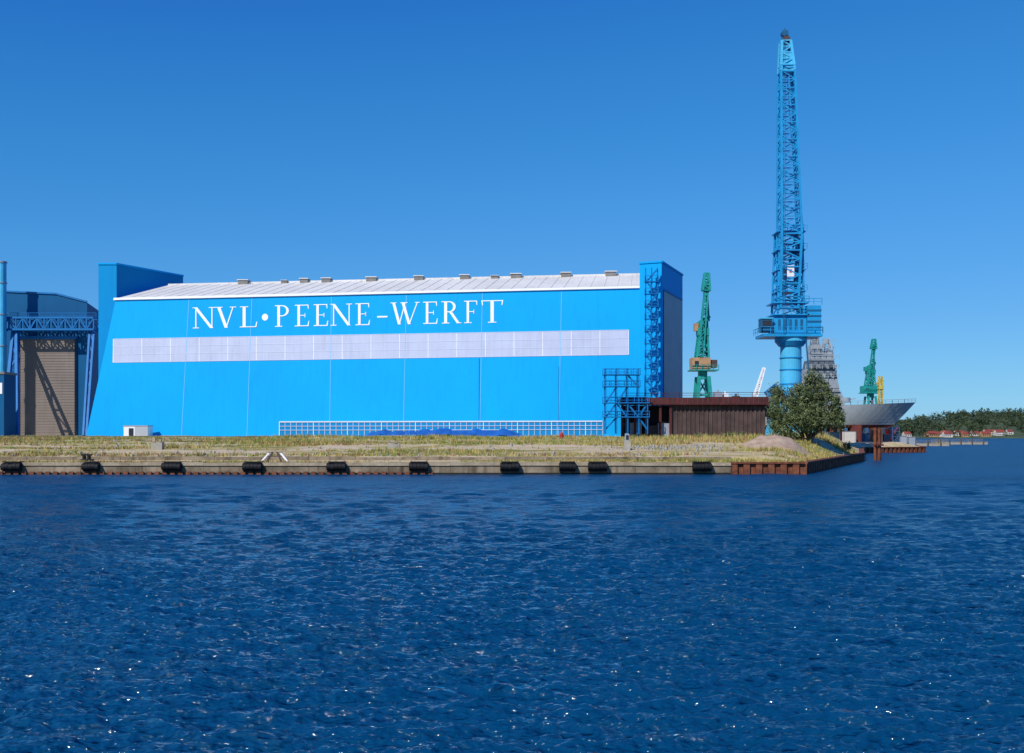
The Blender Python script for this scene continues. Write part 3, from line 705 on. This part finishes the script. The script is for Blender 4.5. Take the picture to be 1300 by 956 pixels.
# sand heap
f=B('sand_heap'); nx,ny=60,26; P={}
cx=(978-650)*150/1300; 
for i in range(nx+1):
    for j in range(ny+1):
        u=-1+2*i/nx;v=-1+2*j/ny; xx=cx+u*6.0;yy=148+v*5.5
        hh=max(0,1-math.sqrt(u*u*.95+v*v))*2.1*(1+.5*noise.noise(Vector((xx*.35,yy*.35,3))))+.2*noise.noise(Vector((xx*.9,yy*.9,7)))
        r2=u*u+v*v; P[i,j]=(xx,yy,gz(min(xx,edge(yy)-.5),yy)-.15+hh-(.6 if r2>1.3 else 0))
for i in range(nx):
    for j in range(ny): f.poly([P[i,j],P[i+1,j],P[i+1,j+1],P[i,j+1]],'sand_heap')
f.done()
# rubble
f=B('rubble')
for _ in range(420):
    if random.random()<.5: px=random.gauss(850,40);D=random.uniform(140,150)
    else: px=random.uniform(0,900); D=random.choice((random.uniform(132,136),random.uniform(138,170)))
    X0=(px-650)*D/1300
    if X0>edge(D)-1: continue
    z0=gz(X0,D); r=random.uniform(.08,.32)
    pts=[(X0+r*random.uniform(.6,1.2)*math.cos(a),D+r*random.uniform(.6,1.2)*math.sin(a)) for a in (0,1.2,2.4,3.7,5)]
    f.prism([(a,b2,z0-.1) for a,b2 in pts],[(X0+(a-X0)*.6,D+(b2-D)*.6,z0+r*random.uniform(.6,1.2)) for a,b2 in pts],'rubble')
f.done()
def up(px,D): X0=(px-650)*D/1300; return X0,gz(X0,D)
f=B('concrete_block'); x0,z0=up(199,141); f.box(x0-.8,x0+.7,141,142,z0-.2,z0+1.1,'concrete_light'); f.box(x0-.6,x0-.2,140.9,141.2,z0+1.103,z0+1.7,'coping'); f.box(x0+.3,x0+.6,140.9,141.2,z0+1.103,z0+1.45,'coping'); f.done()
f=B('concrete_block'); x0,z0=up(499,141); f.box(x0-.7,x0+.9,141,142,z0-.2,z0+1.0,'concrete_light'); f.beam((x0-.3,141.2,z0+1),(x0-.8,141.2,z0+1.5),.3,'coping'); f.box(x0+.2,x0+.6,140.9,141.2,z0+1.003,z0+1.35,'coping'); f.done()
f=B('signal_post'); x0,z0=up(797,141); f.box(x0-.5,x0+.4,141,141.8,z0-.2,z0+1.3,'concrete_light'); f.box(x0-.35,x0+.2,141.1,141.6,z0+1.303,z0+2.3,'grey_panel'); f.box(x0-.25,x0+.1,141.0,141.09,z0+1.5,z0+2.1,'window_dark'); f.done()
f=B('mooring_bollard'); x0=(110-650)*128/1300; f.box(x0-.7,x0+.7,127.5,128.6,1.4,1.75,'rubber'); f.cyl((x0-.3,128,1.75),(x0-.3,128,2.3),.22,'rubber'); f.cyl((x0+.3,128,1.75),(x0+.3,128,2.3),.22,'rubber'); f.box(x0-.65,x0+.65,127.75,128.25,2.2,2.4,'rubber'); f.done()
f=B('barrier_trestle'); x0=(349-650)*127/1300; z=1.46
for a,c,kx in((-1.6,-.5,'white_paint'),(1.7,.5,'white_paint'),(-.9,-.2,'rust_wall'),(.9,.2,'rust_wall')): f.beam((x0+a,126.6,z),(x0+c,127,z+1.35),.2,kx)
f.beam((x0-.9,126.8,z+1.3),(x0+.9,126.8,z+1.3),.2,'coping'); f.beam((x0-1.1,126.8,z+.7),(x0+1.1,126.8,z+.7),.14,'rust_wall'); f.done()
f=B('buoy_marker'); x0,z0=up(713,170); f.cyl((x0,170,z0),(x0,170,z0+.7),.3,'red_paint',.27); f.cyl((x0,170,z0+.7),(x0,170,z0+1.2),.27,'red_paint',.06); f.done()
f=B('low_fence'); 
f.rail([(up(0,160)[0],160,3.7),(up(330,160)[0],160,3.7)],.8,'rust_wall',.06,3.0); f.done()

# ---------------------------------------------------------------- far shore
def fz(X,Y):
    rise=np.clip((Y-1000)/250,0,1)*(4+20*np.clip((X-455)/110,0,1)); return 0.9+rise+3*noise.noise(Vector((X*.006,Y*.006,2)))*np.clip((Y-1020)/100,0,1)
vs=[];fs=[];XS=np.linspace(-1500,2500,160);YS=[1000,1003,1030,1080,1150,1250,1350,1500,2000,4000]
for Y_ in YS:
    for X_ in XS: vs.append((X_,Y_+10*math.sin(X_*.02),-.5 if Y_==1000 else float(fz(X_,Y_))))
n=len(XS)
for i in range(len(YS)-1):
    for j in range(n-1): a=i*n+j; fs.append((a,a+1,a+n+1,a+n))
me=bpy.data.meshes.new('far_shore'); me.from_pydata(vs,[],fs); me.materials.append(M['far_leaf_b']); o=bpy.data.objects.new('far_shore',me); sc.collection.objects.link(o)
lob=[]
for _ in range(1000):
    Y_=random.uniform(1012,1350); X_=random.uniform(300,900) if random.random()<.85 else random.uniform(-200,300)
    if Y_<1060 and random.random()<.6: continue
    h=random.uniform(6,12)*(1.35 if X_<430 else 1); z=float(fz(X_,Y_)); r=h*random.uniform(.35,.6); lob.append((X_,Y_,z+h*.5,r,r,h*.5))
leafcloud('distant_woods',lob,22000,9,1.0,1.7,['far_leaf','far_leaf_b'])
for i in range(30):
    X_=random.uniform(415,560) if i<25 else random.uniform(340,420); Y_=random.uniform(1012,1050); z=float(fz(X_,Y_)); w=random.uniform(2.5,5);dd=4;h=random.uniform(2.6,4.2);rh=random.uniform(2.0,2.8)
    f=B('house'); kx=random.choice(['house_wall','house_wall','white_paint','tan_steel']); f.box(X_-w,X_+w,Y_,Y_+2*dd,z-1,z+h,kx)
    o_=.5; f.poly([(X_-w-o_,Y_-o_,z+h),(X_+w+o_,Y_-o_,z+h),(X_+w*.9,Y_+dd,z+h+rh),(X_-w*.9,Y_+dd,z+h+rh)],'roof_tile'); f.poly([(X_-w-o_,Y_+2*dd+o_,z+h),(X_+w+o_,Y_+2*dd+o_,z+h),(X_+w*.9,Y_+dd,z+h+rh),(X_-w*.9,Y_+dd,z+h+rh)],'roof_tile')
    f.poly([(X_-w,Y_,z+h),(X_-w*.9,Y_+dd,z+h+rh),(X_-w,Y_+2*dd,z+h)],kx); f.poly([(X_+w,Y_,z+h),(X_+w*.9,Y_+dd,z+h+rh),(X_+w,Y_+2*dd,z+h)],kx)
    x=X_-w+.8
    while x<X_+w-1.2: f.box(x,x+1.0,Y_-.1,Y_-.01,z+.9,z+2.1,'window_dark'); x+=2.1
    f.done()

# ---------------------------------------------------------------- camera and light
cam=bpy.data.cameras.new('camera'); co_=bpy.data.objects.new('camera',cam); sc.collection.objects.link(co_); sc.camera=co_
co_.location=(0,0,CH); co_.rotation_euler=(math.radians(90),0,0); cam.sensor_width=36; cam.lens=36; cam.shift_y=72/1300; cam.clip_end=9000; cam.clip_start=.5
el=math.radians(40); az=math.radians(214)
sd=Vector((math.sin(az)*math.cos(el),math.cos(az)*math.cos(el),math.sin(el)))
sl=bpy.data.lights.new('sun','SUN'); sl.energy=4.2; sl.angle=math.radians(.5); sl.color=(1,.96,.90); so=bpy.data.objects.new('sun',sl); sc.collection.objects.link(so); so.rotation_euler=sd.to_track_quat('Z','Y').to_euler()
w=bpy.data.worlds.new('World'); sc.world=w; w.use_nodes=True; nt=w.node_tree; bg=nt.nodes['Background']
SS=0.09
sk=nt.nodes.new('ShaderNodeTexSky'); sk.sky_type='NISHITA'; sk.sun_disc=False; sk.sun_elevation=el; sk.sun_rotation=az; sk.air_density=1.0; sk.dust_density=0.1; sk.ozone_density=3.0; sk.altitude=300
m1=nt.nodes.new('ShaderNodeVectorMath'); m1.operation='SCALE'; m1.inputs['Scale'].default_value=SS
cv=nt.nodes.new('ShaderNodeRGBCurve')
def setc(i,pts):
    c=cv.mapping.curves[i]
    c.points[0].location=pts[0]; c.points[-1].location=pts[-1]
    for p in pts[1:-1]: c.points.new(*p)
setc(0,[(0,0),(0.05,0.002),(0.10,0.018),(0.30,0.10),(1,0.34)])
setc(1,[(0,0),(0.12,0.080),(0.25,0.235),(0.68,0.48),(1,0.66)])
setc(2,[(0,0),(0.28,0.49),(0.46,0.665),(0.60,0.78),(1,0.95)])
cv.mapping.update()
m2=nt.nodes.new('ShaderNodeVectorMath'); m2.operation='SCALE'; m2.inputs['Scale'].default_value=1/SS
nt.links.new(sk.outputs[0],m1.inputs[0]); nt.links.new(m1.outputs[0],cv.inputs['Color']); nt.links.new(cv.outputs[0],m2.inputs[0]); nt.links.new(m2.outputs[0],bg.inputs['Color']); bg.inputs['Strength'].default_value=SS
sc.view_settings.view_transform='Standard'; sc.view_settings.look='None'; sc.view_settings.exposure=0
